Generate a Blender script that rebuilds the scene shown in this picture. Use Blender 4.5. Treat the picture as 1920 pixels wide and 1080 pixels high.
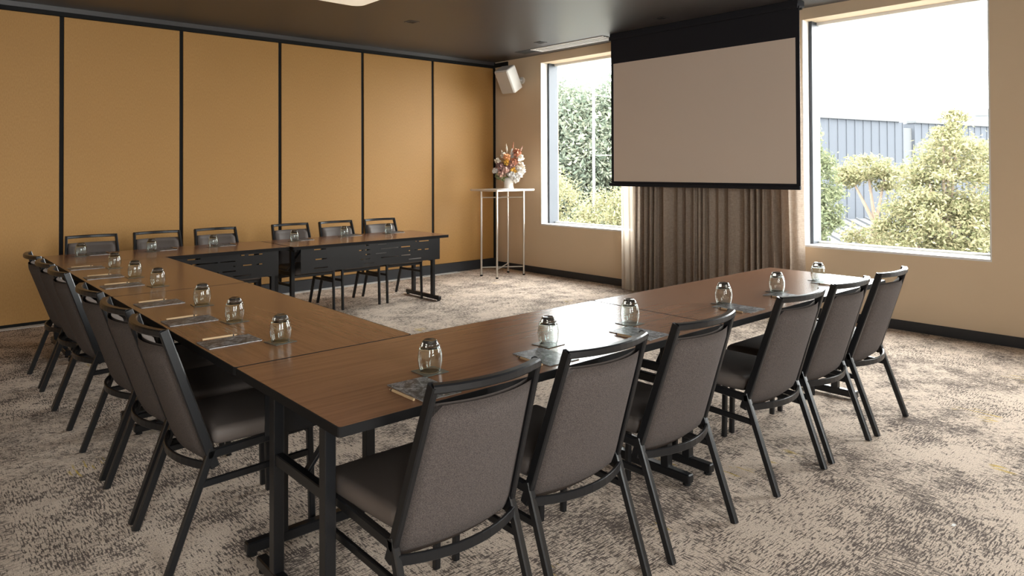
import bpy, bmesh, math, random
from mathutils import Vector, Matrix
random.seed(7)
for o in list(bpy.data.objects): bpy.data.objects.remove(o)
SC = bpy.context.scene
COL = SC.collection

# ------------------------------------------------------------------ camera
F_PX, Y0 = 1319.778, 300.53
cam_d = bpy.data.cameras.new('camera'); cam = bpy.data.objects.new('camera', cam_d); COL.objects.link(cam)
R_ = Vector((0.744815, -0.66726, -0.003861)); U_ = Vector((-0.004801, -0.011145, 0.999926)); FW = Vector((0.667254, 0.744742, 0.011505))
cam.matrix_world = Matrix(((R_.x, U_.x, -FW.x, -6.911), (R_.y, U_.y, -FW.y, -8.0848), (R_.z, U_.z, -FW.z, 1.48), (0, 0, 0, 1)))
cam_d.sensor_width = 36; cam_d.lens = 36 * F_PX / 1920; cam_d.shift_y = -(540 - Y0) / 1920
cam_d.clip_end = 600; cam_d.clip_start = 0.05
SC.camera = cam

# ------------------------------------------------------------------ world, exposure
SKY_STRENGTH = 20.0
w = bpy.data.worlds.new('overcast_sky'); SC.world = w; w.use_nodes = True
nt = w.node_tree; nt.nodes.clear()
bg = nt.nodes.new('ShaderNodeBackground'); out = nt.nodes.new('ShaderNodeOutputWorld')
bg.inputs[0].default_value = (1.0, 0.99, 0.975, 1); bg.inputs[1].default_value = SKY_STRENGTH
nt.links.new(bg.outputs[0], out.inputs[0])
sun_d = bpy.data.lights.new('hazy_sun', 'SUN'); sun_d.energy = 1.5; sun_d.angle = math.radians(12); sun_d.color = (1, .93, .8)
sun = bpy.data.objects.new('hazy_sun', sun_d); COL.objects.link(sun)
sun.rotation_euler = Vector((0.62, 0.35, -0.75)).to_track_quat('-Z', 'Y').to_euler()   # from behind the building onto the trees
sun.location = (-20, -12, 30)
SC.view_settings.view_transform = 'Standard'; SC.view_settings.look = 'None'
SC.view_settings.exposure = 0.1; SC.view_settings.gamma = 1.0; SC.view_settings.use_curve_mapping = False
cy = SC.cycles
cy.max_bounces = 10; cy.diffuse_bounces = 6; cy.glossy_bounces = 5; cy.transmission_bounces = 8; cy.transparent_max_bounces = 12
cy.caustics_reflective = False; cy.caustics_refractive = False; cy.sample_clamp_indirect = 6.0; cy.use_denoising = True

# ------------------------------------------------------------------ materials
def new_mat(name):
    m = bpy.data.materials.new(name); m.use_nodes = True
    nt = m.node_tree; b = nt.nodes['Principled BSDF']
    return m, nt, b
def L(nt, a, b): nt.links.new(a, b)
def nd(nt, t, **kw):
    n = nt.nodes.new(t)
    for k, v in kw.items(): setattr(n, k, v)
    return n
def plain(name, col, rough=.5, metal=0, spec=.5, bump=0, bscale=200):
    m, nt, b = new_mat(name)
    b.inputs['Base Color'].default_value = (*col, 1); b.inputs['Roughness'].default_value = rough
    b.inputs['Metallic'].default_value = metal; b.inputs['Specular IOR Level'].default_value = spec
    if bump:
        tc = nd(nt, 'ShaderNodeTexCoord'); n = nd(nt, 'ShaderNodeTexNoise'); n.inputs['Scale'].default_value = bscale
        L(nt, tc.outputs['Object'], n.inputs['Vector']); bp = nd(nt, 'ShaderNodeBump'); bp.inputs['Strength'].default_value = bump
        bp.inputs['Distance'].default_value = .002
        L(nt, n.outputs['Fac'], bp.inputs['Height']); L(nt, bp.outputs[0], b.inputs['Normal'])
    return m
def mathn(nt, op, a, b=None, c=None):
    n = nd(nt, 'ShaderNodeMath', operation=op)
    for i, v in enumerate((a, b, c)):
        if v is None: continue
        if isinstance(v, (int, float)): n.inputs[i].default_value = v
        else: L(nt, v, n.inputs[i])
    return n.outputs[0]
def mixc(nt, f, a, b):
    n = nd(nt, 'ShaderNodeMix', data_type='RGBA')
    for i, v in ((0, f), (6, a), (7, b)):
        if isinstance(v, (int, float)): n.inputs[i].default_value = v
        elif isinstance(v, tuple): n.inputs[i].default_value = (*v, 1)
        else: L(nt, v, n.inputs[i])
    return n.outputs[2]
def ramp(nt, f, lo, hi, smooth=True):
    n = nd(nt, 'ShaderNodeMapRange', interpolation_type='SMOOTHSTEP' if smooth else 'LINEAR')
    n.inputs[1].default_value = lo; n.inputs[2].default_value = hi
    L(nt, f, n.inputs[0]); return n.outputs[0]
def noise(nt, vec, scale, detail=2, rough=.5, mapping=None):
    if mapping:
        mp = nd(nt, 'ShaderNodeMapping'); mp.inputs['Scale'].default_value = mapping; L(nt, vec, mp.inputs['Vector']); vec = mp.outputs[0]
    n = nd(nt, 'ShaderNodeTexNoise'); n.inputs['Scale'].default_value = scale; n.inputs['Detail'].default_value = detail; n.inputs['Roughness'].default_value = rough
    L(nt, vec, n.inputs['Vector']); return n.outputs['Fac']

def carpet_mat():
    m, nt, b = new_mat('carpet')
    tc = nd(nt, 'ShaderNodeTexCoord'); v = tc.outputs['Object']
    sx = noise(nt, v, 1, 2, .6, (24, 150, 1)); sy = noise(nt, v, 1, 2, .6, (150, 24, 1))
    sp = nd(nt, 'ShaderNodeSeparateXYZ'); L(nt, v, sp.inputs[0])
    cx = mathn(nt, 'FLOOR', mathn(nt, 'MULTIPLY', sp.outputs[0], 1 / .5)); cyy = mathn(nt, 'FLOOR', mathn(nt, 'MULTIPLY', sp.outputs[1], 1 / .5))
    cb = nd(nt, 'ShaderNodeCombineXYZ'); L(nt, cx, cb.inputs[0]); L(nt, cyy, cb.inputs[1])
    wn = nd(nt, 'ShaderNodeTexWhiteNoise', noise_dimensions='2D'); L(nt, cb.outputs[0], wn.inputs['Vector'])
    sel = ramp(nt, wn.outputs['Value'], .35, .65)
    s1 = mathn(nt, 'MULTIPLY', sx, mathn(nt, 'SUBTRACT', 1.0, sel)); s = mathn(nt, 'ADD', s1, mathn(nt, 'MULTIPLY', sy, sel))
    other = mathn(nt, 'ADD', mathn(nt, 'MULTIPLY', sy, mathn(nt, 'SUBTRACT', 1.0, sel)), mathn(nt, 'MULTIPLY', sx, sel))
    big = noise(nt, v, 2.2, 3, .55); patch = noise(nt, v, 6.5, 2, .5)
    cov = mathn(nt, 'ADD', mathn(nt, 'MULTIPLY', big, .30), mathn(nt, 'MULTIPLY', patch, .26))
    d1 = ramp(nt, mathn(nt, 'ADD', s, mathn(nt, 'SUBTRACT', cov, .28)), .50, .575)
    d2 = mathn(nt, 'MULTIPLY', ramp(nt, mathn(nt, 'ADD', other, mathn(nt, 'SUBTRACT', cov, .28)), .55, .62), .85)
    dark = mathn(nt, 'MAXIMUM', d1, d2)
    spk = noise(nt, v, 190, 2, .6)
    base = mixc(nt, ramp(nt, spk, .3, .7), (.475, .378, .298), (.77, .64, .53))
    col = mixc(nt, mathn(nt, 'MULTIPLY', dark, .88), base, (.062, .046, .043))
    yel = mathn(nt, 'MULTIPLY', ramp(nt, noise(nt, v, 2.7, 1, .5, (1.0, .8, 1)), .69, .73), ramp(nt, noise(nt, v, 1, 2, .5, (60, 5, 1)), .55, .63))
    col = mixc(nt, mathn(nt, 'MULTIPLY', yel, .8), col, (.55, .38, .07))
    L(nt, col, b.inputs['Base Color']); b.inputs['Roughness'].default_value = .95; b.inputs['Specular IOR Level'].default_value = .15
    bp = nd(nt, 'ShaderNodeBump'); bp.inputs['Strength'].default_value = .5; bp.inputs['Distance'].default_value = .004
    L(nt, mathn(nt, 'ADD', spk, mathn(nt, 'MULTIPLY', dark, -.4)), bp.inputs['Height']); L(nt, bp.outputs[0], b.inputs['Normal'])
    return m
def gold_mat():
    m, nt, b = new_mat('gold_panel')
    tc = nd(nt, 'ShaderNodeTexCoord'); v = tc.outputs['Object']
    f = noise(nt, v, 1, 3, .6, (150, 150, 40)); g = noise(nt, v, 1.3, 2, .5)
    c = mixc(nt, ramp(nt, f, .3, .7), (.365, .192, .058), (.42, .228, .073))
    c = mixc(nt, mathn(nt, 'MULTIPLY', ramp(nt, g, .35, .7), .25), c, (.36, .188, .057))
    L(nt, c, b.inputs['Base Color']); b.inputs['Roughness'].default_value = .55; b.inputs['Specular IOR Level'].default_value = .3
    bp = nd(nt, 'ShaderNodeBump'); bp.inputs['Strength'].default_value = .25; bp.inputs['Distance'].default_value = .002
    L(nt, f, bp.inputs['Height']); L(nt, bp.outputs[0], b.inputs['Normal'])
    return m
def wood_mat():
    m, nt, b = new_mat('walnut_laminate')
    tc = nd(nt, 'ShaderNodeTexCoord'); v = tc.outputs['Object']
    g = noise(nt, v, 1, 4, .6, (2.2, 55, 8)); g2 = noise(nt, v, 1, 2, .5, (.8, 11, 3)); fine = noise(nt, v, 1, 2, .5, (14, 420, 20))
    c = mixc(nt, ramp(nt, g, .32, .68), (.20, .091, .049), (.262, .124, .067))
    c = mixc(nt, mathn(nt, 'MULTIPLY', ramp(nt, g2, .35, .7), .45), c, (.285, .138, .076))
    c = mixc(nt, mathn(nt, 'MULTIPLY', ramp(nt, fine, .5, .75), .22), c, (.095, .043, .021))
    L(nt, c, b.inputs['Base Color'])
    L(nt, mathn(nt, 'ADD', .19, mathn(nt, 'MULTIPLY', fine, .08)), b.inputs['Roughness']); b.inputs['Specular IOR Level'].default_value = .5
    return m
def weave_mat(name, a, c, scale=520):
    m, nt, b = new_mat(name)
    tc = nd(nt, 'ShaderNodeTexCoord'); v = tc.outputs['Object']
    n1 = noise(nt, v, 1, 1, .5, (scale, 160, 260)); n2 = noise(nt, v, 1, 1, .5, (240, 300, scale)); k = mathn(nt, 'MULTIPLY', mathn(nt, 'ADD', n1, n2), .5)
    L(nt, mixc(nt, ramp(nt, k, .36, .64), a, c), b.inputs['Base Color']); b.inputs['Roughness'].default_value = .9; b.inputs['Specular IOR Level'].default_value = .2
    bp = nd(nt, 'ShaderNodeBump'); bp.inputs['Strength'].default_value = .45; bp.inputs['Distance'].default_value = .0015
    L(nt, k, bp.inputs['Height']); L(nt, bp.outputs[0], b.inputs['Normal'])
    return m
def curtain_mat():
    m, nt, b = new_mat('linen_curtain')
    tc = nd(nt, 'ShaderNodeTexCoord'); v = tc.outputs['Object']
    n1 = noise(nt, v, 1, 2, .6, (200, 200, 30)); n2 = noise(nt, v, 1, 2, .6, (25, 25, 260)); k = mathn(nt, 'MULTIPLY', mathn(nt, 'ADD', n1, n2), .5)
    c = mixc(nt, ramp(nt, k, .35, .65), (.36, .285, .225), (.50, .41, .335))
    L(nt, c, b.inputs['Base Color']); b.inputs['Roughness'].default_value = .95; b.inputs['Specular IOR Level'].default_value = .1
    tr = nd(nt, 'ShaderNodeBsdfTranslucent'); L(nt, c, tr.inputs[0])
    mx = nd(nt, 'ShaderNodeMixShader'); mx.inputs[0].default_value = .3
    o = nt.nodes['Material Output']; L(nt, b.outputs[0], mx.inputs[1]); L(nt, tr.outputs[0], mx.inputs[2]); L(nt, mx.outputs[0], o.inputs[0])
    return m
def sheer_mat():
    m, nt, b = new_mat('sheer_linen'); b.inputs['Base Color'].default_value = (.62, .54, .45, 1); b.inputs['Roughness'].default_value = .95
    tr = nd(nt, 'ShaderNodeBsdfTranslucent'); tr.inputs[0].default_value = (.62, .54, .45, 1); tp = nd(nt, 'ShaderNodeBsdfTransparent')
    m1 = nd(nt, 'ShaderNodeMixShader'); m1.inputs[0].default_value = .5; m2 = nd(nt, 'ShaderNodeMixShader'); m2.inputs[0].default_value = .08
    L(nt, b.outputs[0], m1.inputs[1]); L(nt, tr.outputs[0], m1.inputs[2]); L(nt, m1.outputs[0], m2.inputs[1]); L(nt, tp.outputs[0], m2.inputs[2]); L(nt, m2.outputs[0], nt.nodes['Material Output'].inputs[0])
    return m
def thin_glass(name):
    m, nt, b = new_mat(name); nt.nodes.remove(b)
    t = nd(nt, 'ShaderNodeBsdfTransparent'); t.inputs[0].default_value = (.96, .98, .98, 1)
    g = nd(nt, 'ShaderNodeBsdfGlossy'); g.inputs['Roughness'].default_value = 0.0
    fr = nd(nt, 'ShaderNodeFresnel'); fr.inputs[0].default_value = 1.25
    mx = nd(nt, 'ShaderNodeMixShader'); o = nt.nodes['Material Output']
    gm = nd(nt, 'ShaderNodeNewGeometry'); fac = mathn(nt, 'MULTIPLY', fr.outputs[0], mathn(nt, 'SUBTRACT', 1.0, gm.outputs['Backfacing']))
    L(nt, fac, mx.inputs[0]); L(nt, t.outputs[0], mx.inputs[1]); L(nt, g.outputs[0], mx.inputs[2]); L(nt, mx.outputs[0], o.inputs[0])
    return m
def tumbler_mat():
    m, nt, b = new_mat('tumbler_glass'); nt.nodes.remove(b)
    g = nd(nt, 'ShaderNodeBsdfGlass'); g.inputs['IOR'].default_value = 1.45; g.inputs['Roughness'].default_value = 0.0; g.inputs['Color'].default_value = (.95, .97, .96, 1)
    L(nt, g.outputs[0], nt.nodes['Material Output'].inputs[0]); return m
def pad_mat():
    m, nt, b = new_mat('marbled_cover')
    tc = nd(nt, 'ShaderNodeTexCoord'); v = tc.outputs['Object']
    n1 = noise(nt, v, 30, 5, .7); n2 = noise(nt, v, 75, 3, .6)
    c = mixc(nt, ramp(nt, n1, .44, .60), (.022, .023, .028), (.24, .255, .28)); c = mixc(nt, ramp(nt, n2, .58, .72), c, (.55, .56, .57))
    L(nt, c, b.inputs['Base Color']); b.inputs['Roughness'].default_value = .35; return m
def leaf_mat(name, cols):
    m, nt, b = new_mat(name)
    g = nd(nt, 'ShaderNodeNewGeometry'); r = nd(nt, 'ShaderNodeValToRGB'); L(nt, g.outputs['Random Per Island'], r.inputs[0])
    e = r.color_ramp.elements
    while len(e) < len(cols): e.new(.5)
    for i, c in enumerate(cols): e[i].position = i / (len(cols) - 1); e[i].color = (*c, 1)
    L(nt, r.outputs[0], b.inputs['Base Color']); b.inputs['Roughness'].default_value = .6; b.inputs['Specular IOR Level'].default_value = .2
    tr = nd(nt, 'ShaderNodeBsdfTranslucent'); L(nt, r.outputs[0], tr.inputs[0]); mx = nd(nt, 'ShaderNodeMixShader'); mx.inputs[0].default_value = .45
    L(nt, b.outputs[0], mx.inputs[1]); L(nt, tr.outputs[0], mx.inputs[2]); L(nt, mx.outputs[0], nt.nodes['Material Output'].inputs[0])
    return m
def emit_mat(name, col, s):
    m, nt, b = new_mat(name); b.inputs['Base Color'].default_value = (.8, .75, .65, 1); b.inputs['Emission Color'].default_value = (*col, 1); b.inputs['Emission Strength'].default_value = s; return m

def dark_base_mat():
    m, nt, b = new_mat('dark_glass_base'); b.inputs['Base Color'].default_value = (.14, .13, .115, 1); b.inputs['Roughness'].default_value = .03; b.inputs['Transmission Weight'].default_value = .85; return m  # dark tint put in the glass so the thick end looks dark
M = dict(
    dark_base=dark_base_mat(), sheer=sheer_mat(),
    carpet=carpet_mat(), gold=gold_mat(), wood=wood_mat(), curtain=curtain_mat(), pane=thin_glass('window_glass'), tumbler=tumbler_mat(), pad=pad_mat(),
    wall=plain('tan_paint', (.66, .515, .355), .8, bump=.1, bscale=120), ceil=plain('charcoal_ceiling', (.050, .046, .047), .40, spec=.7, bump=.08, bscale=60),
    black=plain('black_trim', (.008, .008, .008), .75, spec=.2), skirt=plain('charcoal_skirting', (.022, .023, .026), .45), white=plain('white_paint', (.80, .79, .77), .5),
    frame=plain('grey_aluminium_frame', (.04, .046, .056), .45, .2), metal=plain('black_powder_coat', (.009, .009, .010), .30, spec=.38), edge=plain('black_edge_band', (.012, .011, .011), .7, spec=.12),
    back=weave_mat('grey_brown_weave', (.045, .037, .034), (.098, .080, .073), 700), vinyl=plain('dark_brown_vinyl', (.105, .085, .075), .58, spec=.35, bump=.15, bscale=350),
    scr=plain('screen_white', (.62, .52, .44), .85), scrb=plain('screen_black', (.013, .013, .017), .8, spec=.25), steel=plain('brushed_steel', (.62, .58, .53), .3, .9),
    tabletop=plain('pale_laminate', (.62, .54, .46), .25), spk=plain('speaker_white', (.72, .69, .64), .5), grille=plain('speaker_grille', (.52, .47, .41), .7, bump=.4, bscale=600),
    vase=plain('white_ceramic', (.80, .77, .72), .45), pen=plain('pale_wood', (.58, .40, .23), .5), paper=plain('paper', (.75, .74, .72), .8), coaster=plain('grey_green_coaster', (.10, .115, .105), .22),
    alu=plain('diffuser_aluminium', (.68, .68, .68), .28, .85), dark=plain('dark_recess', (.01, .01, .01), .7), lamp=emit_mat('lit_diffuser', (1, .86, .66), .5),
    clad=plain('pale_blue_cladding', (.054, .059, .068), .9, spec=.04), clad2=plain('pale_cladding_light', (.075, .078, .081), .9, spec=.04), roof=plain('pale_metal_roof', (.065, .067, .070), .9, spec=.04),
    bark=plain('bark', (.16, .12, .09), .9, bump=.5, bscale=20), ground=plain('asphalt', (.20, .20, .19), .9), pole=plain('pale_pole', (.22, .22, .22), .5),
    strip=plain('pale_floor_strip', (.62, .59, .56), .5), tower=plain('far_tower', (.055, .06, .065), .7),
)

# ------------------------------------------------------------------ mesh helpers
def obj(name, bm, mat, parent=None, loc=None, smooth=False):
    me = bpy.data.meshes.new(name); bmesh.ops.recalc_face_normals(bm, faces=bm.faces); bm.to_mesh(me); bm.free()
    if smooth:
        for p in me.polygons: p.use_smooth = True
    o = bpy.data.objects.new(name, me); COL.objects.link(o)
    for mm in (mat if isinstance(mat, (list, tuple)) else [mat]): me.materials.append(mm)
    if parent: o.parent = parent
    if loc: o.location = loc
    return o
def tag(o, label, cat, group=None, kind=None):
    o['label'] = label; o['category'] = cat
    if group: o['group'] = group
    if kind: o['kind'] = kind
    return o
def thing(name, label, cat, loc=(0, 0, 0), rz=0, group=None, kind=None):
    o = bpy.data.objects.new(name, None); COL.objects.link(o); o.location = loc; o.rotation_euler = (0, 0, rz); o.empty_display_size = .1
    return tag(o, label, cat, group, kind)
def box(bm, x0, x1, y0, y1, z0, z1, bev=0, seg=1):
    r = bmesh.ops.create_cube(bm, size=1)
    vs = r['verts']
    for v in vs: v.co = Vector(((x0 + x1) / 2 + v.co.x * (x1 - x0), (y0 + y1) / 2 + v.co.y * (y1 - y0), (z0 + z1) / 2 + v.co.z * (z1 - z0)))
    if bev:
        es = list({e for v in vs for e in v.link_edges}); bmesh.ops.bevel(bm, geom=es, offset=bev, segments=seg, profile=.5, affect='EDGES')
    return bm
def nbox(*a, **k): return box(bmesh.new(), *a, **k)
def sweep(bm, pts, w, h, up=(0, 0, 1), ch=.18, closed=False):
    """bar of chamfered w x h section along pts (w sideways, h along up)."""
    pts = [Vector(p) for p in pts]; n = len(pts); rings = []
    c = ch * min(w, h)
    prof = [(-w / 2 + c, -h / 2), (w / 2 - c, -h / 2), (w / 2, -h / 2 + c), (w / 2, h / 2 - c), (w / 2 - c, h / 2), (-w / 2 + c, h / 2), (-w / 2, h / 2 - c), (-w / 2, -h / 2 + c)]
    for i, p in enumerate(pts):
        t = (pts[min(i + 1, n - 1)] - pts[max(i - 1, 0)]).normalized()
        u = Vector(up); u = (u - t * u.dot(t)).normalized(); s = t.cross(u)
        rings.append([bm.verts.new(p + s * a + u * b) for a, b in prof])
    for i in range(n - 1):
        for k in range(8): bm.faces.new((rings[i][k], rings[i][(k + 1) % 8], rings[i + 1][(k + 1) % 8], rings[i + 1][k]))
    bm.faces.new(rings[0][::-1]); bm.faces.new(rings[-1]); return bm
def bar(a, b, w, h, up=(0, 0, 1)): return sweep(bmesh.new(), [a, b], w, h, up)
def cyl(bm, p, q, r0, r1=None, seg=12, caps=True):
    p, q = Vector(p), Vector(q); r1 = r0 if r1 is None else r1
    t = (q - p).normalized(); u = Vector((0, 0, 1)) if abs(t.z) < .9 else Vector((1, 0, 0)); s = t.cross(u).normalized(); u = s.cross(t)
    A = [bm.verts.new(p + (s * math.cos(2 * math.pi * k / seg) + u * math.sin(2 * math.pi * k / seg)) * r0) for k in range(seg)]
    B = [bm.verts.new(q + (s * math.cos(2 * math.pi * k / seg) + u * math.sin(2 * math.pi * k / seg)) * r1) for k in range(seg)]
    for k in range(seg): bm.faces.new((A[k], A[(k + 1) % seg], B[(k + 1) % seg], B[k]))
    if caps: bm.faces.new(A[::-1]); bm.faces.new(B)
    return bm
def ncyl(*a, **k): return cyl(bmesh.new(), *a, **k)
def lathe(prof, seg=24, closed=False):
    bm = bmesh.new(); rings = []
    for r, z in prof:
        rings.append([bm.verts.new((r * math.cos(2 * math.pi * k / seg), r * math.sin(2 * math.pi * k / seg), z)) for k in range(seg)] if r > 1e-5 else [bm.verts.new((0, 0, z))])
    n = len(rings)
    for i in range(n - 1 + (1 if closed else 0)):
        a, b = rings[i], rings[(i + 1) % n]
        for k in range(seg):
            k2 = (k + 1) % seg
            if len(a) == 1 and len(b) == 1: continue
            if len(a) == 1: bm.faces.new((a[0], b[k2], b[k]))
            elif len(b) == 1: bm.faces.new((a[k], a[k2], b[0]))
            else: bm.faces.new((a[k], a[k2], b[k2], b[k]))
    return bm
def slotted(W, H, t, slots):
    """plate in the XZ plane from (0,0) to (W,H), thickness t along y, with rectangular through slots."""
    xs = sorted({0, W, *[s[0] for s in slots], *[s[1] for s in slots]}); zs = sorted({0, H, *[s[2] for s in slots], *[s[3] for s in slots]})
    def hole(i, j):
        if i < 0 or j < 0 or i >= len(xs) - 1 or j >= len(zs) - 1: return True
        x, z = (xs[i] + xs[i + 1]) / 2, (zs[j] + zs[j + 1]) / 2
        return any(s[0] < x < s[1] and s[2] < z < s[3] for s in slots)
    bm = bmesh.new(); V = {}
    def v(i, j, k):
        if (i, j, k) not in V: V[(i, j, k)] = bm.verts.new((xs[i], k * t, zs[j]))
        return V[(i, j, k)]
    for i in range(len(xs) - 1):
        for j in range(len(zs) - 1):
            if hole(i, j): continue
            for k in (0, 1): bm.faces.new([v(i, j, k), v(i + 1, j, k), v(i + 1, j + 1, k), v(i, j + 1, k)])
            for (di, dj, e) in ((-1, 0, ((i, j), (i, j + 1))), (1, 0, ((i + 1, j), (i + 1, j + 1))), (0, -1, ((i, j), (i + 1, j))), (0, 1, ((i, j + 1), (i + 1, j + 1)))):
                if hole(i + di, j + dj): bm.faces.new([v(*e[0], 0), v(*e[1], 0), v(*e[1], 1), v(*e[0], 1)])
    return bm
def copy_tree(o, parent=None):
    c = o.copy(); COL.objects.link(c); c.parent = parent
    for ch in list(o.children): copy_tree(ch, c)
    return c

# ------------------------------------------------------------------ the setting
XW, YF, ZC = -10.5, -10.6, 3.08          # left wall, front wall (behind the camera), ceiling
S = 'structure'
fl = obj('floor', nbox(XW - .1, .36, YF - .1, .1, -.12, 0), M['carpet']); tag(fl, 'beige carpet with dark brown crosshatched streaks covering the floor', 'floor', kind=S)
ce = obj('ceiling', nbox(XW - .1, .46, YF - .1, .2, ZC, ZC + .15), M['ceil']); tag(ce, 'dark charcoal painted ceiling', 'ceiling', kind=S)
wl = obj('wall_left', nbox(XW - .12, XW, YF, 0, 0, ZC), M['wall']); tag(wl, 'tan painted wall on the left, outside the picture', 'wall', kind=S)
# window wall with openings
W1 = (-2.70, -.974); W2 = (-6.372, -4.757); W3 = (-9.6, -7.7); ZB, ZT = .681, 2.965; WT = .36
bm = bmesh.new()
prev = 0.0
for (a, b_) in (W1, W2, W3):
    box(bm, 0, WT, b_, prev, 0, ZC); box(bm, 0, WT, a, b_, 0, ZB); box(bm, 0, WT, a, b_, ZT, ZC); prev = a
box(bm, 0, WT, YF, prev, 0, ZC)
wr = obj('wall_right', bm, M['wall']); tag(wr, 'tan painted wall holding the large windows', 'wall', kind=S)
def window(n, y0, y1, label, axis='x', base=0.0):
    t = thing('window_%d' % n, label, 'window', kind=S)
    def P(a0, a1, d0, d1, z0, z1, mat, nm):
        if axis == 'x': return obj(nm, nbox(base + d0, base + d1, a0, a1, z0, z1), mat, t)
        return obj(nm, nbox(a0, a1, base - d1, base - d0, z0, z1), mat, t)
    fw = .045
    for a0, a1 in ((y0, y0 + fw), (y1 - fw, y1)): P(a0, a1, .13, .30, ZB + .02, ZT, M['frame'], 'frame_jamb')
    P(y0 + fw, y1 - fw, .24, .30, ZT - .03, ZT, M['white'], 'frame_head'); P(y0 + fw, y1 - fw, .24, .30, ZB + .02, ZB + .04, M['white'], 'frame_sill')
    P(y0, y1, .002, .30, ZB, ZB + .02, M['white'], 'sill')
    P(y1 - .012, y1, .002, .13, ZB + .02, ZT, M['white'], 'reveal_lining'); P(y0, y0 + .012, .002, .13, ZB + .02, ZT, M['white'], 'reveal_lining')
    P(y0 + fw, y1 - fw, .268, .274, ZB + .04, ZT - .03, M['pane'], 'pane')
    return t
window(1, *W1, 'tall window left of the projector screen, green tree outside')
window(2, *W2, 'large window right of the projector screen, pale building outside')
window(3, *W3, 'large window further right on the same wall, outside the picture')  # unseen window, put in for more light on the near chairs
# front wall behind the camera; unseen windows inferred from lit chair backs, sited for fill
FWN = [(-9.9, -8.1), (-6.6, -5.0)]
bm = bmesh.new(); prev = XW
for a, b_ in FWN:
    box(bm, prev, a, YF - .36, YF, 0, ZC); box(bm, a, b_, YF - .36, YF, 0, ZB); box(bm, a, b_, YF - .36, YF, ZT, ZC); prev = b_
box(bm, prev, .36, YF - .36, YF, 0, ZC)
tag(obj('wall_front', bm, M['wall']), 'tan painted wall behind the camera', 'wall', kind=S)
for i, (a, b_) in enumerate(FWN): window(4 + i, a, b_, 'unseen window behind the camera, %s one' % ('left', 'right')[i], 'y', YF)
# sampling portals in the window openings (they give off no light of their own)
for loc, tgt, wd in [((.34, sum(W) / 2, (ZB + ZT) / 2), Vector((-1, 0, 0)), W[1] - W[0]) for W in (W1, W2, W3)] + [((sum(W) / 2, YF - .34, (ZB + ZT) / 2), Vector((0, 1, 0)), W[1] - W[0]) for W in FWN]:
    d = bpy.data.lights.new('window_portal', 'AREA'); d.shape = 'RECTANGLE'; d.size = wd; d.size_y = ZT - ZB; d.cycles.is_portal = True
    o = bpy.data.objects.new('window_portal', d); COL.objects.link(o); o.location = loc; o.rotation_euler = tgt.to_track_quat('-Z', 'Y').to_euler()
# gold folding wall: black carrier wall, one gold panel per bay
wb = obj('wall_back', nbox(XW, .36, .012, .2, 0, ZC), M['black']); tag(wb, 'folding partition wall of tall gold panels between black joints', 'wall', kind=S)
SP, OFF = 1.1106, .044
for k in range(9):
    x1 = -OFF - k * SP - (.0 if k == 0 else .019); x0 = -OFF - (k + 1) * SP + .019
    zb = .135 if k < 5 else .03
    obj('panel', nbox(max(x0, XW), x1, 0, .016, zb, 2.987, .003), M['gold'], wb)
bb = obj('baseboard_back', nbox(-OFF - 5 * SP, 0, -.012, .011, 0, .133, .003), M['skirt']); tag(bb, 'charcoal skirting along the foot of the gold wall', 'baseboard', kind=S)
tr = obj('trim_1', nbox(XW, -.03, -.012, .04, 2.99, 3.032), M['black']); tag(tr, 'black head track above the gold panels', 'trim', kind=S)
obj('track_end', nbox(-.03, -.002, -.30, .04, 3.0, 3.06), M['black'], tr)
obj('ceiling_edge', nbox(XW, -.03, -.012, .04, 3.0325, ZC), M['ceil'], ce)
tag(obj('trim_2', nbox(-.042, -.001, -.004, .03, .134, 2.99), M['black']), 'narrow black corner post beside the last gold panel', 'trim', kind=S)
tag(obj('trim_3', nbox(XW, -.75, -.11, -.013, 0, .004), M['strip']), 'pale floor strip at the foot of the gold wall', 'trim', kind=S)
tag(obj('baseboard_right', nbox(-.014, -.0005, YF, -.013, 0, .089, .003), M['skirt']), 'charcoal skirting along the window wall', 'baseboard', kind=S)
tag(obj('baseboard_left', nbox(XW, XW + .014, YF + .02, -.12, 0, .089), M['skirt']), 'charcoal skirting along the left wall', 'baseboard', kind=S)

# ceiling fittings
def rounded_plate(x0, x1, y0, y1, r, z0, z1, seg=8):
    bm = bmesh.new(); pts = []
    for cx, cy_, a0 in ((x1 - r, y1 - r, 0), (x0 + r, y1 - r, 90), (x0 + r, y0 + r, 180), (x1 - r, y0 + r, 270)):
        for k in range(seg + 1):
            a = math.radians(a0 + 90 * k / seg); pts.append((cx + r * math.cos(a), cy_ + r * math.sin(a)))
    A = [bm.verts.new((x, y, z0)) for x, y in pts]; B = [bm.verts.new((x, y, z1)) for x, y in pts]
    bm.faces.new(A[::-1]); bm.faces.new(B)
    for k in range(len(pts)): bm.faces.new((A[k], A[(k + 1) % len(pts)], B[(k + 1) % len(pts)], B[k]))
    return bm
lt = thing('ceiling_light', 'large cream ceiling light panel with rounded corners at the top edge', 'light', (-4.20, -2.84, ZC))
obj('diffuser', rounded_plate(-.7, .7, -.75, .75, .1, -.045, -.006), M['lamp'], lt); obj('housing', rounded_plate(-.715, .715, -.765, .765, .1, -.03, 0), M['black'], lt)
for (x, y, lab) in ((-2.62, -1.67, 'square recessed downlight in the middle of the ceiling'), (-.68, -1.68, 'square recessed downlight beside the slot diffuser'), (-.72, -3.57, 'square recessed downlight above the projector screen')):
    t = thing('downlight', lab, 'downlight', (x, y, ZC), group='recessed ceiling downlights')
    bm = bmesh.new()
    for a in ((-.06, .06, .046, .06), (-.06, .06, -.06, -.046), (-.06, -.046, -.046, .046), (.046, .06, -.046, .046)): box(bm, *a, -.006, 0)
    obj('bezel', bm, M['ceil'], t); obj('recess', nbox(-.046, .046, -.046, .046, -.003, 0), M['dark'], t)
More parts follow.
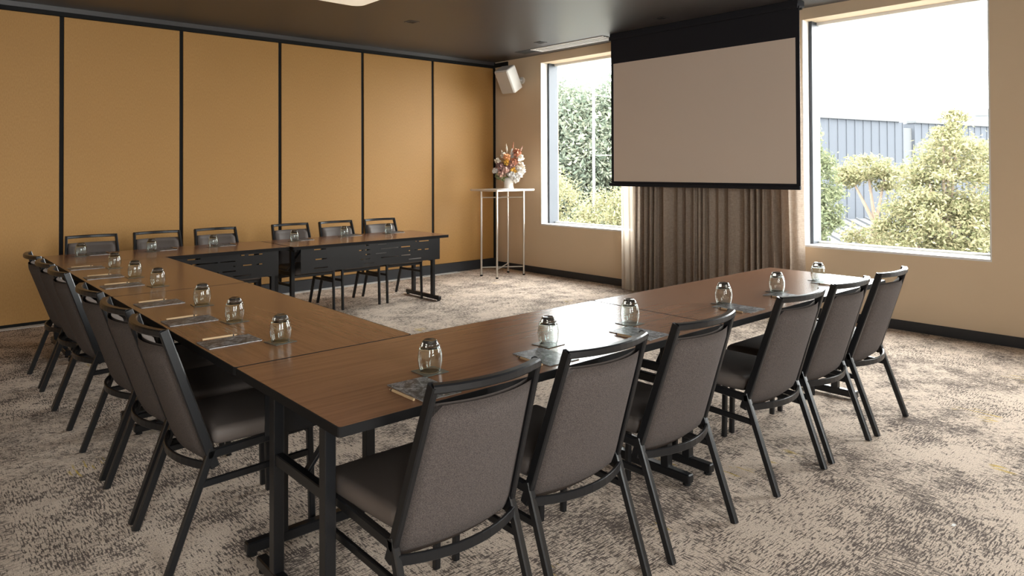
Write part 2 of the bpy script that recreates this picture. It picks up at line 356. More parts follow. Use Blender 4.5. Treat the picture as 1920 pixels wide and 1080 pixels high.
vt = thing('slot_diffuser', 'long aluminium air slot diffuser in the ceiling left of the screen', 'vent', (-.32, -1.70, ZC))
obj('back_plate', nbox(-.10, .10, -.80, .80, -.003, 0), M['dark'], vt)
for s in (-1, 1): obj('flange', nbox(s * .10 - .012, s * .10 + .012, -.80, .47, -.014, 0, .002), M['white'], vt)
for k in range(3): obj('slat', nbox(-.05 + k * .05 - .008, -.05 + k * .05 + .008, -.80, .42, -.016, -.003, .002), M['white'], vt)  # white paint stands in for bright reflections on the aluminium slats
obj('divider', nbox(-.09, .09, .42, .47, -.012, -.003), M['white'], vt)

# projector screen
sx = -.40
sc = thing('projection_screen', 'pull-down projection screen with black border hanging between the windows', 'screen', (sx, -3.765, 0))
obj('case', nbox(-.03, .11, -1.165, 1.160, 3.02, ZC - .001, .006), M['scrb'], sc)
obj('case_lip', nbox(-.04, -.028, -1.165, 1.160, 3.0, 3.04), M['scrb'], sc)
obj('black_border', nbox(-.002, .004, -1.165, 1.16, 1.30, 3.03), M['scrb'], sc)
obj('white_surface', nbox(-.0045, -.0021, -1.125, 1.122, 1.322, 2.722), M['scr'], sc)
obj('bottom_bar', nbox(-.016, .016, -1.165, 1.195, 1.264, 1.302, .006), M['scrb'], sc)

# curtain
def curtain():
    bm = bmesh.new(); rnd = random.Random(3); ys = []; y = -2.60
    n = 420; cols = []
    ph = 0; phs = []
    for i in range(n + 1):
        u = i / n; ph += (.20 + .10 * math.sin(u * 17) + .06 * math.sin(u * 41 + 1)) * (.7 if u < .04 else 1); phs.append(ph)
    zs = [.012, .06, .35, .8, 1.3, 1.9, 2.5, 3.03]
    for j, z in enumerate(zs):
        row = []
        for i in range(n + 1):
            u = i / n; k = .55 + .45 * (1 - z / 3.03)
            amp = (.048 + .02 * math.sin(u * 9)) * (.6 if u < .04 else 1) * (.75 + .25 * k)
            x = -.185 + amp * math.sin(phs[i] * 1.55 + .25 * math.sin(z * 2 + u * 20)) + .012 * math.sin(phs[i] * 3.7)
            yy = -2.77 - 2.03 * u + .02 * math.cos(phs[i] * 1.55) - (.05 * (1 - z / 3) if u > .85 else -.03 * (1 - z / 3) * (1 - u)) 
            row.append(bm.verts.new((x, yy, z)))
        cols.append(row)
    for j in range(len(zs) - 1):
        for i in range(n): bm.faces.new((cols[j][i], cols[j][i + 1], cols[j + 1][i + 1], cols[j + 1][i]))
    return bm
ct = thing('curtain', 'pleated taupe linen curtain behind the projection screen', 'curtain', (0, 0, 0))
cc = obj('cloth', curtain(), M['curtain'], ct, smooth=True)
# sheer leading edge of the curtain
bm = bmesh.new(); rows = []
for z in (.012, .4, .9, 1.5, 2.2, 3.03):
    rows.append([bm.verts.new((-.20 + .010 * math.sin(i * .55 + z) , -2.565 - .215 * i / 24 - .02 * (1 - z / 3) * (1 - i / 24), z)) for i in range(25)])
for a, b_ in zip(rows, rows[1:]):
    for i in range(24): bm.faces.new((a[i], a[i + 1], b_[i + 1], b_[i]))
obj('sheer_edge', bm, M['sheer'], ct, smooth=True)
obj('curtain_rail', nbox(-.20, -.17, -4.85, -2.58, 3.03, ZC - .001), M['black'], ct)

# wall loudspeaker
sp = thing('wall_speaker', 'white loudspeaker tilted down high on the wall by the corner', 'speaker', (-.24, -.57, 2.75))
bd = bmesh.new(); box(bd, -.10, .10, -.125, .125, -.18, .18, .02, 3); cab = obj('cabinet', bd, M['spk'], sp); cab.rotation_euler = (0, math.radians(-30), math.radians(8))
gr = obj('grille', nbox(-.112, -.098, -.112, .112, -.165, .165, .006), M['grille'], cab)
br = bmesh.new(); cyl(br, (.07, -.02, 0), (.235, -.04, .0), .016); cyl(br, (.215, -.04, 0), (.239, -.04, 0), .05, seg=20); obj('bracket', br, M['spk'], sp)

# ------------------------------------------------------------------ tables (own frame, turned half a degree against the room)
TR = -0.008536
ct_, st_ = math.cos(TR), math.sin(TR)
def TW(a, b, z=0): return Vector((a * ct_ - b * st_, a * st_ + b * ct_, z))
ZTOP, TH = .74, .030
SLOTS = [(-3.269, -3.231, .701), (-3.125, -3.018, .699), (-2.681, -2.643, .699), (-2.608, -2.481, .697), (-3.345, -3.297, .656), (-3.269, -3.221, .656), (-3.086, -2.874, .654), (-2.856, -2.724, .654), (-3.269, -3.214, .611), (-3.15, -3.018, .611), (-2.743, -2.724, .61), (-2.666, -2.577, .61), (-2.533, -2.482, .609), (-3.328, -3.293, .567), (-3.273, -3.217, .568), (-3.086, -2.867, .566), (-2.837, -2.72, .568), (-3.287, -3.175, .522), (-2.743, -2.581, .521), (-3.839, -3.711, .701), (-3.833, -3.705, .609), (-3.839, -3.693, .528)]
def table(name, label, a0, a1, b0, b1, along, inner, e0, e1):
    """top spans a0..a1, b0..b1; 'along' the long axis; inner: side (+1/-1) across carrying the modesty panel; e0/e1 insets of the end frames."""
    ca, cb = (a0 + a1) / 2, (b0 + b1) / 2
    rz = TR + (0 if along == 'a' else math.pi / 2)
    Ln, Wd = (a1 - a0, b1 - b0) if along == 'a' else (b1 - b0, a1 - a0)
    t = thing(name, label, 'table', TW(ca, cb), rz, 'folding conference tables')
    g = .0028
    obj('tabletop', rounded_plate(-Ln / 2 + g + .004, Ln / 2 - g - .004, -Wd / 2 + g + .004, Wd / 2 - g - .004, .012, ZTOP - .006, ZTOP, 4), M['wood'], t)
    obj('edge_band', rounded_plate(-Ln / 2 + g, Ln / 2 - g, -Wd / 2 + g, Wd / 2 - g, .014, ZTOP - TH, ZTOP - .0004, 4), M['edge'], t)
    for x in (-Ln / 2 + e0, Ln / 2 - e1):
        s = 1 if x < 0 else -1
        obj('foot', nbox(x - .02, x + .02, -.335, .335, .012, .055, .005), M['metal'], t)
        for y in (-.31, .31): obj('glide', ncyl((x, y, 0), (x, y, .013), .018), M['black'], t)
        for y in (-.195, .195): obj('leg', nbox(x - .019, x + .019, y - .022, y + .022, .05, ZTOP - TH - .001, .003), M['metal'], t)
        obj('crossbar', nbox(x - .015, x + .015, -.174, .174, .435, .475, .003), M['metal'], t)
        obj('top_rail', nbox(x - .022, x + .022, -.30, .30, ZTOP - TH - .03, ZTOP - TH - .0005, .003), M['metal'], t)
        obj('brace', bar((x + s * .017, 0, .455), (x + s * .22, 0, ZTOP - TH - .005), .03, .012), M['metal'], t)
        bm = bmesh.new(); cyl(bm, (x + s * .10, -.024, .56), (x + s * .10, .024, .56), .016); obj('hinge', bm, M['metal'], t)
    PW = Ln - .20; H_ = .235
    sl = []
    for s0, s1, z in SLOTS:
        u0, u1 = (s0 + 3.976) / 1.644 * PW, (s1 + 3.976) / 1.644 * PW; zz = (z - .49) / .225 * H_
        sl.append((u0, u1, zz - .0052, zz + .0052))
    mp = obj('modesty_panel', slotted(PW, H_, .004, sl), M['metal'], t)
    y = inner * (Wd / 2 - .045)
    if inner < 0: mp.location = (-PW / 2, y, ZTOP - TH - H_ - .002)
    else: mp.location = (PW / 2, y, ZTOP - TH - H_ - .002); mp.rotation_euler = (0, 0, math.pi)
    return t
A0, A1 = -5.883, -5.090
table('conference_table', 'walnut table in the left row, farther one, near the gold wall', A0, A1, -3.5126, -1.699, 'b', -1, .023, .14)
table('conference_table', 'walnut table in the left row, nearer the camera', A0, A1, -5.4788, -3.5126, 'b', -1, .04, .27)
table('conference_table', 'walnut table at the near corner of the U, nearest the camera', A0, -3.90, -6.301, -5.4788, 'a', 1, .075, .15)
table('conference_table', 'walnut table in the right row, beside the curtain and windows', -3.90, -1.959, -6.301, -5.4788, 'a', 1, .023, .28)
table('conference_table', 'walnut table in the far left corner of the U, against the gold wall', A0, -3.985, -1.699, -.925, 'a', -1, .09, .10)
table('conference_table', 'walnut table with open slotted front, far right along the gold wall', -3.985, -2.150, -1.750, -.965, 'a', -1, .08, .09)

# ------------------------------------------------------------------ chairs
def chair():
    t = thing('banquet_chair', 'x', 'chair')
    yF, yR = .28, -.28
    jy, jz = -.13, .40; ty, tz = -.285, .876
    def up(s, z): # upright centre line at height z
        k = (z - jz) / (tz - jz); return Vector((s * (.2225 + (.196 - .2225) * k), jy + (ty - jy) * k, z))
    BOW = .042
    for s in (-1, 1):
        bm = sweep(bmesh.new(), [up(s, .355), up(s, .889)], .021, .034, (0, 1, 0)); obj('back_post', bm, M['metal'], t)
        obj('leg', sweep(bmesh.new(), [(s * .2225, yR - .0, 0), (s * .2225, jy + .005, .425)], .024, .030, (0, 1, 0)), M['metal'], t)
        obj('leg', sweep(bmesh.new(), [(s * .2225, yF, 0), (s * .2225, yF - .012, .415)], .024, .026, (0, 1, 0)), M['metal'], t)
        obj('seat_rail', bar((s * .2225, jy - .01, .405), (s * .2225, yF + .0, .425), .024, .034), M['metal'], t)
        k = .30 / .425
        obj('side_stretcher', bar((s * .2225, yR + (jy + .005 - yR) * k, .30), (s * .2225, yF - .009, .31), .016, .026), M['metal'], t)
    N = 12
    def bow(x, hw, b): return -b * (1 - (x / hw) ** 2)
    obj('top_rail', sweep(bmesh.new(), [(-.196 + .392 * i / N, ty - .004 + bow(-.196 + .392 * i / N, .196, BOW), tz + .004) for i in range(N + 1)], .030, .026), M['metal'], t)
    obj('rear_stretcher', sweep(bmesh.new(), [(-.2225 + .445 * i / N, -.150 + bow(-.2225 + .445 * i / N, .2225, .062), .368) for i in range(N + 1)], .012, .030), M['metal'], t)
    obj('front_rail', bar((-.2225, yF - .012, .402), (.2225, yF - .012, .402), .022, .028), M['metal'], t)
    # upholstered back: rear woven panel and front vinyl pad
    def sheet(off, th, z0, z1, inset):
        bm = bmesh.new(); nx, nz = 14, 12; G = {}
        for side in (0, 1):
            for i in range(nx + 1):
                for j in range(nz + 1):
                    v = j / nz; z = z0 + (z1 - z0) * v; c = up(1, z); hw = c.x - .0115 - inset
                    u = -1 + 2 * i / nx; x = u * hw
                    edge = min(1, min((1 - abs(u)) / .12, v / .07, (1 - v) / .05)); rr = math.sqrt(max(0, 1 - (1 - edge) ** 2))
                    y = c.y + bow(x, hw, BOW * (.75 + .25 * v)) + off
                    y += (th * rr if side else -.010 * rr)
                    if v < .15: y += .05 * (.15 - v) ** 2 / .0225 * .6
                    G[(side, i, j)] = bm.verts.new((x, y, z))
        for side in (0, 1):
            for i in range(nx):
                for j in range(nz): bm.faces.new((G[(side, i, j)], G[(side, i + 1, j)], G[(side, i + 1, j + 1)], G[(side, i, j + 1)]))
        for i in range(nx):
            for j in (0, nz): bm.faces.new((G[(0, i, j)], G[(0, i + 1, j)], G[(1, i + 1, j)], G[(1, i, j)]))
        for j in range(nz):
            for i in (0, nx): bm.faces.new((G[(0, i, j)], G[(0, i, j + 1)], G[(1, i, j + 1)], G[(1, i, j)]))
        return bm
    obj('back_panel', sheet(-.006, .010, .345, .826, 0), M['back'], t, smooth=True)
    obj('backrest', sheet(.010, .030, .40, .829, .004), M['vinyl'], t, smooth=True)
    bm = bmesh.new(); box(bm, -.225, .225, -.115, .315, .424, .492, .028, 4)
    for v in bm.verts:
        k = max(0, 1 - (v.co.x / .23) ** 2) * max(0, 1 - ((v.co.y - .1) / .22) ** 2)
        if v.co.z > .47: v.co.z += .012 * k
        f = (v.co.y + .115) / .43; v.co.x *= .93 + .09 * f
        if v.co.y > .2: v.co.z -= .010 * ((v.co.y - .2) / .115) ** 2
    obj('seat', bm, M['vinyl'], t, smooth=True)
    return t
proto = chair()
ORD = ['nearest the camera', 'second from the camera', 'third from the camera', 'fourth from the camera', 'fifth from the camera', 'farthest from the camera']
ORDB = ['leftmost', 'second from left', 'third from left', 'third from right', 'second from right', 'rightmost']
LEFT_B = [-5.16, -4.645, -4.09, -3.235, -2.745, -2.20]; RIGHT_A = [-5.540, -5.010, -4.430, -3.622, -3.090, -2.553]; BACK_A = [-5.491, -4.938, -4.388, -3.608, -3.068, -2.512]
used = False
def put_chair(a, b, rz, label, group):
    global used
    o = proto if not used else copy_tree(proto); used = True
    o.location = TW(a, b); o.rotation_euler = (0, 0, TR + rz); o['label'] = label; o['group'] = group
jit = random.Random(5)
for i, b in enumerate(LEFT_B): put_chair(-6.085 + .28, b, -math.pi / 2 + math.radians(jit.uniform(-1, 1)), 'grey upholstered black-framed chair in the left row, ' + ORD[i], 'chairs along the left row')
for i, a in enumerate(RIGHT_A): put_chair(a, -6.545 + .28, math.radians([.5, 0, 1, -1, 0, 1.5][i]), 'grey upholstered black-framed chair in the right row, ' + ORD[i], 'chairs along the right row')
for i, a in enumerate(BACK_A): put_chair(a, -.845 - .28, math.pi + math.radians(jit.uniform(-1.5, 1.5)), 'grey upholstered black-framed chair along the gold wall, ' + ORDB[i], 'chairs along the gold wall')

# ------------------------------------------------------------------ table settings
def spline(pts, n):
    out_ = []
    for k in range(len(pts) - 1):
        p0, p1, p2, p3 = pts[max(k - 1, 0)], pts[k], pts[k + 1], pts[min(k + 2, len(pts) - 1)]
        for q in range(n):
            t = q / n; out_.append(tuple(.5 * (2 * b + (c - a) * t + (2 * a - 5 * b + 4 * c - d) * t * t + (3 * b - a - 3 * c + d) * t ** 3) for a, b, c, d in zip(p0, p1, p2, p3)))
    return out_ + [pts[-1]]
def tumbler():
    o = spline([(.0352, .0930), (.0388, .0840), (.0425, .068), (.0444, .052), (.0442, .040), (.0425, .024), (.0385, .008), (.0358, .0008)], 4)
    i = spline([(.0346, .0008), (.0372, .008), (.0411, .024), (.0427, .040), (.0428, .052), (.0408, .068), (.0365, .0830), (.026, .0885)], 4)
    return lathe([(.0001, .0931), (.0335, .0931)] + o + i + [(.0001, .0893)], 40)
def tumbler_base(): return lathe([(.0001, .0933), (.0336, .0933), (.0350, .0937), (.0318, .1010), (.0282, .1080), (.0250, .1125), (.0225, .1140), (.0200, .1128), (.0001, .1118)], 40)
gl_p = thing('water_tumbler', 'x', 'glass'); obj('bowl', tumbler(), M['tumbler'], gl_p, smooth=True); obj('base', tumbler_base(), M['dark_base'], gl_p, smooth=True)
co_p = obj('coaster', nbox(-.05, .05, -.05, .05, 0, .0025, .0008), M['coaster'])
pd_p = thing('notepad', 'x', 'notepad'); obj('pages', nbox(-.074, .074, -.1115, .1115, 0, .0018), M['paper'], pd_p); obj('cover', nbox(-.0755, .0755, -.113, .113, .0018, .0030), M['pad'], pd_p)
pn_p = thing('pencil', 'x', 'pencil')
obj('barrel', ncyl((0, -.072, .0045), (0, .055, .0045), .0045, seg=8), M['pen'], pn_p); obj('grip_ring', ncyl((0, .055, .0045), (0, .061, .0045), .0048, seg=8), M['metal'], pn_p); obj('tip', ncyl((0, .061, .0045), (0, .074, .0045), .0042, .001, seg=8), M['pen'], pn_p)
first = dict(g=True, c=True, p=True, n=True)
def place(proto, key, pos, rz, label, cat, group):
    o = proto if first[key] else copy_tree(proto); first[key] = False
    o.location = pos; o.rotation_euler = (0, 0, rz); tag(o, label, cat, group)
def setting(row, i, ga, gb, pa, pb, rz, where):
    zt = ZTOP + .0003
    place(co_p, 'c', TW(ga, gb, zt), rz + TR + math.radians(jit.uniform(-8, 8)), 'thin square grey coaster, ' + where, 'coaster', 'coasters on the tables')
    place(gl_p, 'g', TW(ga, gb, zt + .0027), rz, 'clear glass tumbler upside down on coaster, ' + where, 'glass', 'upturned tumblers on the tables')
    place(pd_p, 'p', TW(pa, pb, zt), rz + TR + math.radians(jit.uniform(-2.5, 2.5)), 'dark marbled notepad, ' + where, 'notepad', 'notepads on the tables')
    d = Vector((-.094, -.01)); c, s = math.cos(rz), math.sin(rz)
    place(pn_p, 'n', TW(pa + d.x * c - d.y * s, pb + d.x * s + d.y * c, zt), rz + TR + math.radians(jit.uniform(-4, 4)), 'pale wooden pencil beside notepad, ' + where, 'pencil', 'pencils on the tables')
RG = [(-5.367, -6.012), (-4.770, -6.017), (-4.207, -5.994), (-3.449, -6.026), (-2.880, -6.031), (-2.291, -6.002)]
RP = [(-5.498, -6.165), (-4.915, -6.150), (-4.333, -6.150), (-3.498, -6.143), (-2.985, -6.150), (-2.36, -6.135)]
LG = [(-5.588, -5.213), (-5.587, -4.671), (-5.566, -4.126), (-5.568, -3.279), (-5.581, -2.770), (-5.575, -2.151)]
LP = [(-5.750, -5.065), (-5.745, -4.510), (-5.730, -3.930), (-5.735, -3.118), (-5.740, -2.625), (-5.740, -2.030)]
BG = [(-5.621, -1.153), (-5.072, -1.189), (-4.532, -1.191), (-3.737, -1.231), (-3.124, -1.140), (-2.576, -1.160)]
for i in range(6): setting('r', i, *RG[i], *RP[i], 0, 'right row place, ' + ORD[i])
for i in range(6): setting('l', i, *LG[i], *LP[i], -math.pi / 2, 'left row place, ' + ORD[i])
for i in range(6): setting('b', i, *BG[i], BG[i][0] + .135, BG[i][1] + .095, math.pi, 'gold wall row place, ' + ORDB[i])

# ------------------------------------------------------------------ corner bar table with flowers
bt = thing('bar_table', 'tall square bar table with slim steel legs in the corner', 'table', (-.51, -.74, 0))
HX, HY = .245, .165
tp = obj('tabletop', rounded_plate(-.35, .35, -.285, .285, .02, 1.172, 1.197, 4), M['tabletop'], bt)
for s in (-1, 1):
    for q in (-1, 1):
        lg = obj('leg', ncyl((s * HX, q * HY, .012), (s * HX, q * HY, 1.171), .0135), M['steel'], bt); obj('glide', ncyl((s * HX, q * HY, 0), (s * HX, q * HY, .02), .018), M['black'], lg)
for z in (.12, 1.08):
    for q in (-1, 1): obj('cross_stretcher', ncyl((-HX, -q * HY, z), (HX, q * HY, z + (.012 if q > 0 else 0)), .008, seg=8), M['steel'], bt)
vz = thing('flower_vase', 'white ceramic footed vase on the corner bar table', 'vase', (-.45, -.80, 1.1973))
obj('body', lathe([(.0001, 0), (.070, 0), (.074, .008), (.064, .028), (.062, .065), (.072, .115), (.084, .150), (.079, .150), (.066, .115), (.056, .065), (.052, .036), (.0001, .034)], 28), M['vase'], vz, smooth=True)
pl = obj('saucer', lathe([(.0001, 0), (.075, 0), (.085, .006), (.083, .009), (.06, .006), (.0001, .006)], 24), M['vase'], loc=(-.63, -.88, 1.1973), smooth=True); tag(pl, 'small white dish beside the flower vase', 'dish')
fl_r = random.Random(11)
def petal_ball(r, n, sz, rnd):
    bm = bmesh.new()
    for k in range(n):
        d = Vector((rnd.gauss(0, 1), rnd.gauss(0, 1), rnd.gauss(0, 1) + .2)).normalized(); p = d * r * rnd.uniform(.55, 1)
        u = d.cross(Vector((rnd.uniform(-1, 1), rnd.uniform(-1, 1), rnd.uniform(-1, 1)))).normalized(); v = d.cross(u)
        q = (u + d * .6).normalized()
        a = [p - v * sz * .5, p + q * sz * .5 - v * sz * .45, p + q * sz, p + q * sz * .5 + v * sz * .45, p + v * sz * .5]
        bm.faces.new([bm.verts.new(x) for x in a])
    return bm
FC = {'cream': plain('cream_petal', (.82, .74, .63), .7), 'white': plain('white_petal', (.85, .82, .78), .7), 'pink': plain('blush_petal', (.76, .50, .42), .7), 'rust': plain('rust_petal', (.50, .20, .11), .7),
      'orange': plain('orange_petal', (.75, .36, .16), .7), 'yellow': plain('ochre_petal', (.80, .48, .08), .7), 'plum': plain('plum_petal', (.26, .13, .11), .7), 'green': plain('sage_leaf', (.26, .28, .13), .7)}
vtop = Vector((-.45, -.80, 1.1973 + .140))
# (offset across the picture, towards the camera, up, radius, colour, kind)
ac, tow = Vector((.745, -.667, 0)), Vector((-.667, -.745, 0))
FLW = [(-.03, .08, .27, .046, 'orange', 'rust orange rose high in the bouquet'), (-.035, .10, .20, .040, 'yellow', 'ochre yellow bloom below the orange rose'), (.10, .09, .08, .042, 'yellow', 'ochre yellow bloom low on the right'),
       (-.17, .07, .14, .055, 'plum', 'dark plum bloom on the left of the bouquet'), (-.05, .11, .09, .042, 'pink', 'peach bloom low in the middle'), (.17, .04, .33, .050, 'rust', 'rust bloom high on the right'),
       (.12, .08, .21, .045, 'rust', 'dark rust bloom on the right of the middle'), (.22, .02, .25, .055, 'cream', 'cream filler bloom high right'), (.23, .04, .14, .055, 'cream', 'cream bloom at the right side'),
       (.20, .07, .05, .060, 'white', 'white bloom low on the right'), (.07, .10, .02, .055, 'white', 'white bloom at the vase rim'), (.27, .02, .09, .045, 'white', 'white bloom at the far right edge'),
       (.15, .06, -.03, .050, 'white', 'white bloom hanging below the right side'), (-.22, .05, .22, .038, 'cream', 'round cream bud on the left'), (-.27, .03, .08, .036, 'white', 'white bud at the far left edge'),
       (-.14, .09, .04, .050, 'pink', 'dusty pink bloom low on the left'), (.06, .06, .17, .05, 'pink', 'blush pink bloom at the centre'), (-.10, .03, .30, .035, 'cream', 'small cream bud upper left'), (.02, .0, .12, .07, 'plum', 'dark filler bloom at the heart of the bouquet')]
for (a, f, h, r, c, lab) in FLW:
    p = vtop + ac * a * .68 + tow * f * .6 + Vector((0, 0, h * .98 + .03))
    t = thing('flower', lab, 'flower', p, 0, 'flowers in the corner vase')
    obj('petals', petal_ball(r * .95, 60, r * .78, fl_r), FC[c], t)
    obj('stem', ncyl((0, 0, 0), (vtop - p) + Vector((fl_r.uniform(-.02, .02), fl_r.uniform(-.02, .02), -.03)), .003, seg=6), FC['green'], t)
PLM = [(.07, .02, .36, .03, 'white', 'tall white plume, widest of the bouquet'), (.11, .0, .35, .022, 'white', 'tall white plume right of the widest'), (-.04, .02, .42, .016, 'cream', 'slender cream plume, tallest on the left'), (-.13, .02, .34, .016, 'cream', 'cream seed head on the upper left'), (.27, -.02, .40, .012, 'pink', 'pink grass plume leaning right'), (.10, -.03, .46, .010, 'rust', 'thin rust plume at the very top')]
for (a, f, h, r, c, lab) in PLM:
    p = vtop + ac * a * .68 + tow * f * .6 + Vector((0, 0, h * .98 + .03)); d = (p - vtop).normalized(); b0 = p - d * .11
    t = thing('flower_plume', lab, 'flower', b0, 0, 'plumes in the corner vase')
    bm = bmesh.new()
    for k in range(60):
        q = fl_r.random(); s0 = d * (.12 * q); rr = r * math.sin(math.pi * min(1, q * .85 + .12)); th = fl_r.uniform(0, 6.28)
        u = d.orthogonal().normalized(); v = d.cross(u); dr = u * math.cos(th) + v * math.sin(th); sd = d.cross(dr)
        bm.faces.new([bm.verts.new(s0 + x) for x in (sd * .004, dr * rr * .7 + d * .015 + sd * .005, dr * rr + d * .035, dr * rr * .7 + d * .015 - sd * .005, -sd * .004)])
    obj('plume', bm, FC[c], t); obj('stem', ncyl(d * .1, (vtop - b0) + Vector((0, 0, -.03)), .0025, seg=6), FC['green'], t)
for k, (a, h, lab) in enumerate(((-.20, .01, 'sage leaf sprig drooping on the left'), (-.10, -.02, 'sage leaf sprig under the peach bloom'), (.0, .06, 'sage leaf sprig behind the blooms'))):
    p = vtop + ac * a * .68 + tow * .04 + Vector((0, 0, h * .8 + .03)); t = thing('leaf_sprig', lab, 'leaves', p, 0, 'leaf sprigs in the corner vase')
    obj('leaves', petal_ball(.04, 40, .035, fl_r), FC['green'], t); obj('stem', ncyl((0, 0, 0), vtop - p + Vector((0, 0, -.03)), .0025, seg=6), FC['green'], t)
tag(obj('paper_scrap', nbox(-.012, .012, -.006, .006, .0005, .002), M['paper'], loc=(-3.608, -7.121, 0)), 'tiny white paper scrap on the open carpet', 'scrap')

# ------------------------------------------------------------------ outside
tag(obj('ground_outside', nbox(.5, 260, -150, 220, -10.8, -10.58), M['ground']), 'grey ground outside below the windows', 'ground', kind=S)
def leaves(n, blobs, sz, rnd, shell=.55, tufts=46, spread=.20):
    me_v, me_f = [], []
    wts = [b[3] * b[4] for b in blobs]; tot = sum(wts)
    for b, wt in zip(blobs, wts):
        cs = []
        for k in range(tufts):
            d = Vector((rnd.gauss(0, 1), rnd.gauss(0, 1), rnd.gauss(0, 1))).normalized() * (shell + (1 - shell) * rnd.random() ** .5); cs.append(d)
        for k in range(int(n * wt / tot)):
            d = rnd.choice(cs) + Vector((rnd.gauss(0, spread), rnd.gauss(0, spread), rnd.gauss(0, spread * .7)))
            p = Vector((b[0] + d.x * b[3], b[1] + d.y * b[4], b[2] + d.z * b[5]))
            u = Vector((rnd.gauss(0, 1), rnd.gauss(0, 1), rnd.gauss(-.4, .7))).normalized(); v = u.orthogonal().normalized(); v = (Matrix.Rotation(rnd.uniform(0, 6.28), 3, u) @ v)
            s = sz * rnd.uniform(.6, 1.3); i = len(me_v)
            me_v += [p - u * s * .5, p + v * s * .2, p + u * s * .5, p - v * s * .2]; me_f.append((i, i + 1, i + 2, i + 3))
    return me_v, me_f
def tree(label, base, trunk_h, blobs, n, sz, mat, seed, group='trees outside the windows', shell=.5, name='tree', tufts=46):
    blobs = [tuple(2.2 * c for c in b) for b in blobs]; trunk_h *= 2.2
    rnd = random.Random(seed); t = thing(name, label, 'tree', base, 0, group)
    v, f = leaves(n, blobs, sz, rnd, shell, tufts); me = bpy.data.meshes.new('foliage'); me.from_pydata([tuple(x) for x in v], [], f); me.materials.append(mat)
    o = bpy.data.objects.new('foliage', me); COL.objects.link(o); o.parent = t; o['kind'] = 'stuff'
    bm = bmesh.new(); cyl(bm, (0, 0, 0), (0, 0, trunk_h), .30, .18, 10); obj('trunk', bm, M['bark'], t)
    for b in blobs: obj('branch', ncyl((0, 0, trunk_h - .1), (b[0] * .9, b[1] * .9, b[2]), .09, .035, 6), M['bark'], t)
    return t
GY = leaf_mat('yellow_green_leaf', [(.075, .083, .038), (.155, .15, .075), (.235, .205, .118), (.115, .12, .062)]); GD = leaf_mat('deep_green_leaf', [(.06, .078, .058), (.115, .135, .10), (.19, .20, .145), (.08, .105, .078)]); GM = leaf_mat('mid_green_leaf', [(.065, .08, .045), (.13, .14, .075), (.09, .105, .06)])
rb = random.Random(21)
dense = [(0, 0, 6.0, 2.6, 2.6, 2.0), (1.5, -1.4, 6.3, 1.9, 1.9, 1.7), (-1.3, 1.2, 6.3, 1.8, 1.8, 1.6), (1.7, -1.7, 5.4, 1.5, 1.5, 1.8), (-2.4, 2.0, 5.2, 1.8, 1.8, 1.8), (.3, -.3, 4.0, 2.3, 2.3, 1.5), (1.5, -1.5, 4.1, 1.5, 1.5, 1.5), (-1.8, 1.2, 4.2, 1.7, 1.7, 1.4), (.9, -1.0, 7.3, 1.2, 1.2, .9), (-.6, .6, 7.4, 1.1, 1.1, .8)]
tree('large dense green tree seen through the left window', (28.5, 24.2, -10.58), 3.4, dense, 130000, .34, GD, 1, shell=.6, tufts=220)
tree('yellow green bush low in the left window, at its left edge', (15.55, 14.32, -10.58), 4.0, [(0, 0, 4.7, .55, .55, .75), (-.2, .3, 4.2, .6, .6, .6)], 9000, .15, GY, 2, name='bush')
tree('yellow green bush low in the left window, beside the curtain', (15.33, 10.91, -10.58), 3.8, [(0, 0, 4.4, .6, .5, .6), (.4, -.4, 4.7, .55, .5, .55), (-.4, .3, 4.1, .6, .5, .5)], 13000, .15, GY, 3, name='bush')
tree('green leafy tree at the left edge of the right window', (18.8, 3.79, -10.58), 3.8, [(-.108, .092, 5.917, .20, .20, .322), (-.012, .015, 5.334, .304, .304, .43), (.15, -.123, 4.841, .287, .287, .358), (-.028, .042, 4.529, .358, .358, .313), (0, 0, 3.9, .35, .35, .35)], 12000, .17, GM, 4)
tree('slender yellow green tree in the middle of the right window', (24.62, 3.94, -10.58), 4.4, [(-.115, .105, 5.432, .5, .5, .248), (-.368, .335, 5.257, .289, .289, .186), (.156, -.134, 5.255, .31, .31, .227), (-.316, .306, 4.172, .227, .227, .227), (.1, -.1, 3.9, .4, .4, .35)], 7000, .17, GY, 5, shell=.4)
tree('broad bright yellow green tree filling the right window\'s lower right', (23.45, .97, -10.58), 3.9, [(.173, -.156, 5.691, .614, .614, .465), (.452, -.398, 5.132, .558, .558, .744), (-.206, .191, 5.182, .511, .511, .418), (-.376, .352, 4.625, .558, .558, .465), (.11, -.08, 4.39, .697, .697, .511), (-.652, .604, 4.254, .372, .372, .391), (.56, -.482, 4.294, .465, .465, .558), (.1, -.101, 6.324, .242, .242, .149), (-.016, .007, 6.082, .186, .186, .13), (0, 0, 3.8, .7, .7, .4)], 34000, .17, GY, 6, shell=.4)
# clad building
D1 = Vector((39.71, 14.54, 0)); D2 = Vector((51.1, 12.3, 0)); dirb = (D2 - D1).normalized(); ang = math.atan2(dirb.y, dirb.x)
bl = thing('clad_building', 'pale blue metal clad industrial building seen through the right window', 'building', (D1.x, D1.y, -10.58), ang)
LB = (D2 - D1).length
obj('wall_core', nbox(-4.8, LB, .05, 6, 0, 15.5), M['clad'], bl)
pan = None
def panel_row(x0, x1, y, top, wd, mat):
    global pan
    x = x0
    while x < x1 - .05:
        bm = bmesh.new(); box(bm, 0, wd - .08, 0, .05, 0, top); box(bm, wd - .08, wd, -.06, .05, 0, top)
        obj('cladding_panel', bm, mat, bl, loc=(x, y, 0)); x += wd
panel_row(-4.8, LB, 0, 15.5, 1.0, M['clad'])
obj('parapet_cap', nbox(-4.9, LB + .1, -.18, .7, 15.5, 15.7), M['clad2'], bl)
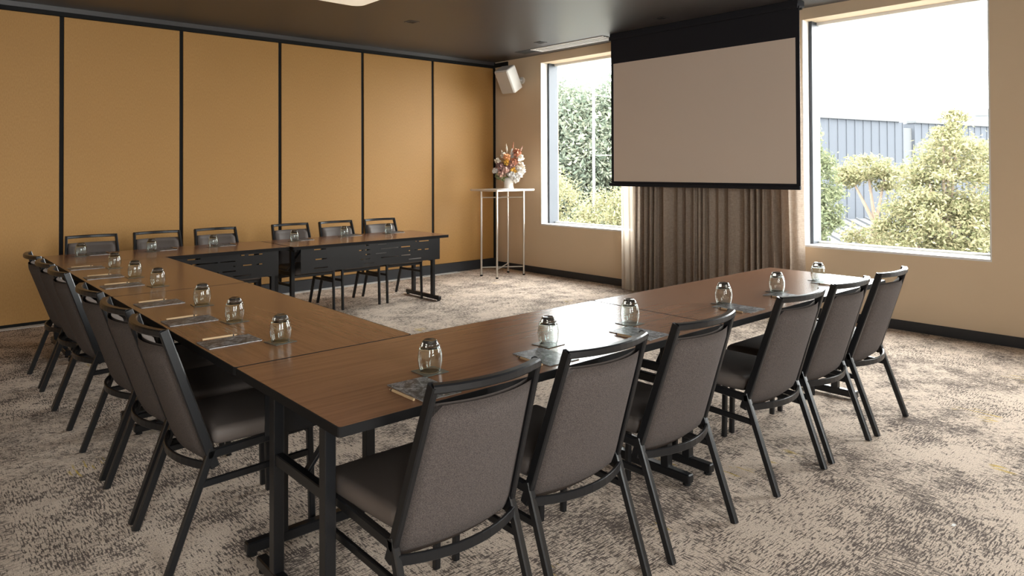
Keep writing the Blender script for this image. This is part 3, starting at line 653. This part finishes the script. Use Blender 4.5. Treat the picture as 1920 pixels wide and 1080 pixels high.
obj('recessed_wall', nbox(LB, LB + 2.5, .35, 6, 0, 15.1), M['clad2'], bl)
panel_row(LB + 2.4, LB + 14.4, .1, 15.5, 1.0, M['clad']); obj('wall_core', nbox(LB + 2.4, LB + 14.4, .16, 6, 0, 15.5), M['clad'], bl); obj('parapet_cap', nbox(LB + 2.3, LB + 14.5, -.08, .7, 15.5, 15.7), M['clad2'], bl)
# low roof in front
rf = thing('low_metal_roof', 'low pale ribbed metal roof in front of the clad building', 'roof', (33.8, 9.26, -3.14), ang)
bm = bmesh.new(); vs = [bm.verts.new(c) for c in ((-9, -3.5, -1.65), (11, -3.5, -1.65), (11, 3.5, 1.2), (-9, 3.5, 1.2), (-9, -3.5, -1.85), (11, -3.5, -1.85), (11, 3.5, 1.0), (-9, 3.5, 1.0))]
for f in ((0, 1, 2, 3), (7, 6, 5, 4), (0, 4, 5, 1), (1, 5, 6, 2), (2, 6, 7, 3), (3, 7, 4, 0)): bm.faces.new([vs[i] for i in f])
obj('roof_sheet', bm, M['roof'], rf)
for k in range(20): obj('roof_rib', bar((-8.8 + k * 1.03, -3.5, -1.6), (-8.8 + k * 1.03, 3.5, 1.25), .09, .13), M['roof'], rf)
obj('wall', nbox(-8.5, 10.5, -3.1, 3.1, -7.44, -1.7), M['clad2'], rf)
# pole with wires
pe = thing('utility_pole', 'pale utility pole with wires seen through the left window', 'pole', (19.62, 15.4, -10.58))
obj('shaft', ncyl((0, 0, 0), (0, 0, 22), .075, .06), M['pole'], pe)
for z, ze in ((15.73, 15.2), (12.7, 12.9)): obj('wire', ncyl((0, 0, z), (15.7, .25, ze), .02, seg=6), M['pole'], pe)
tw = thing('far_tower', 'distant pale tower block at the right window\'s far right', 'building', (168, 36.3, -10.58), .6)
obj('body', nbox(-2.6, 2.6, -2.6, 2.6, 0, 24.2), M['tower'], tw)
for k in range(5): obj('floor_band', nbox(-2.7, 2.7, -2.7, 2.7, 15.5 + k * 1.8, 16.2 + k * 1.8), M['clad2'], tw)
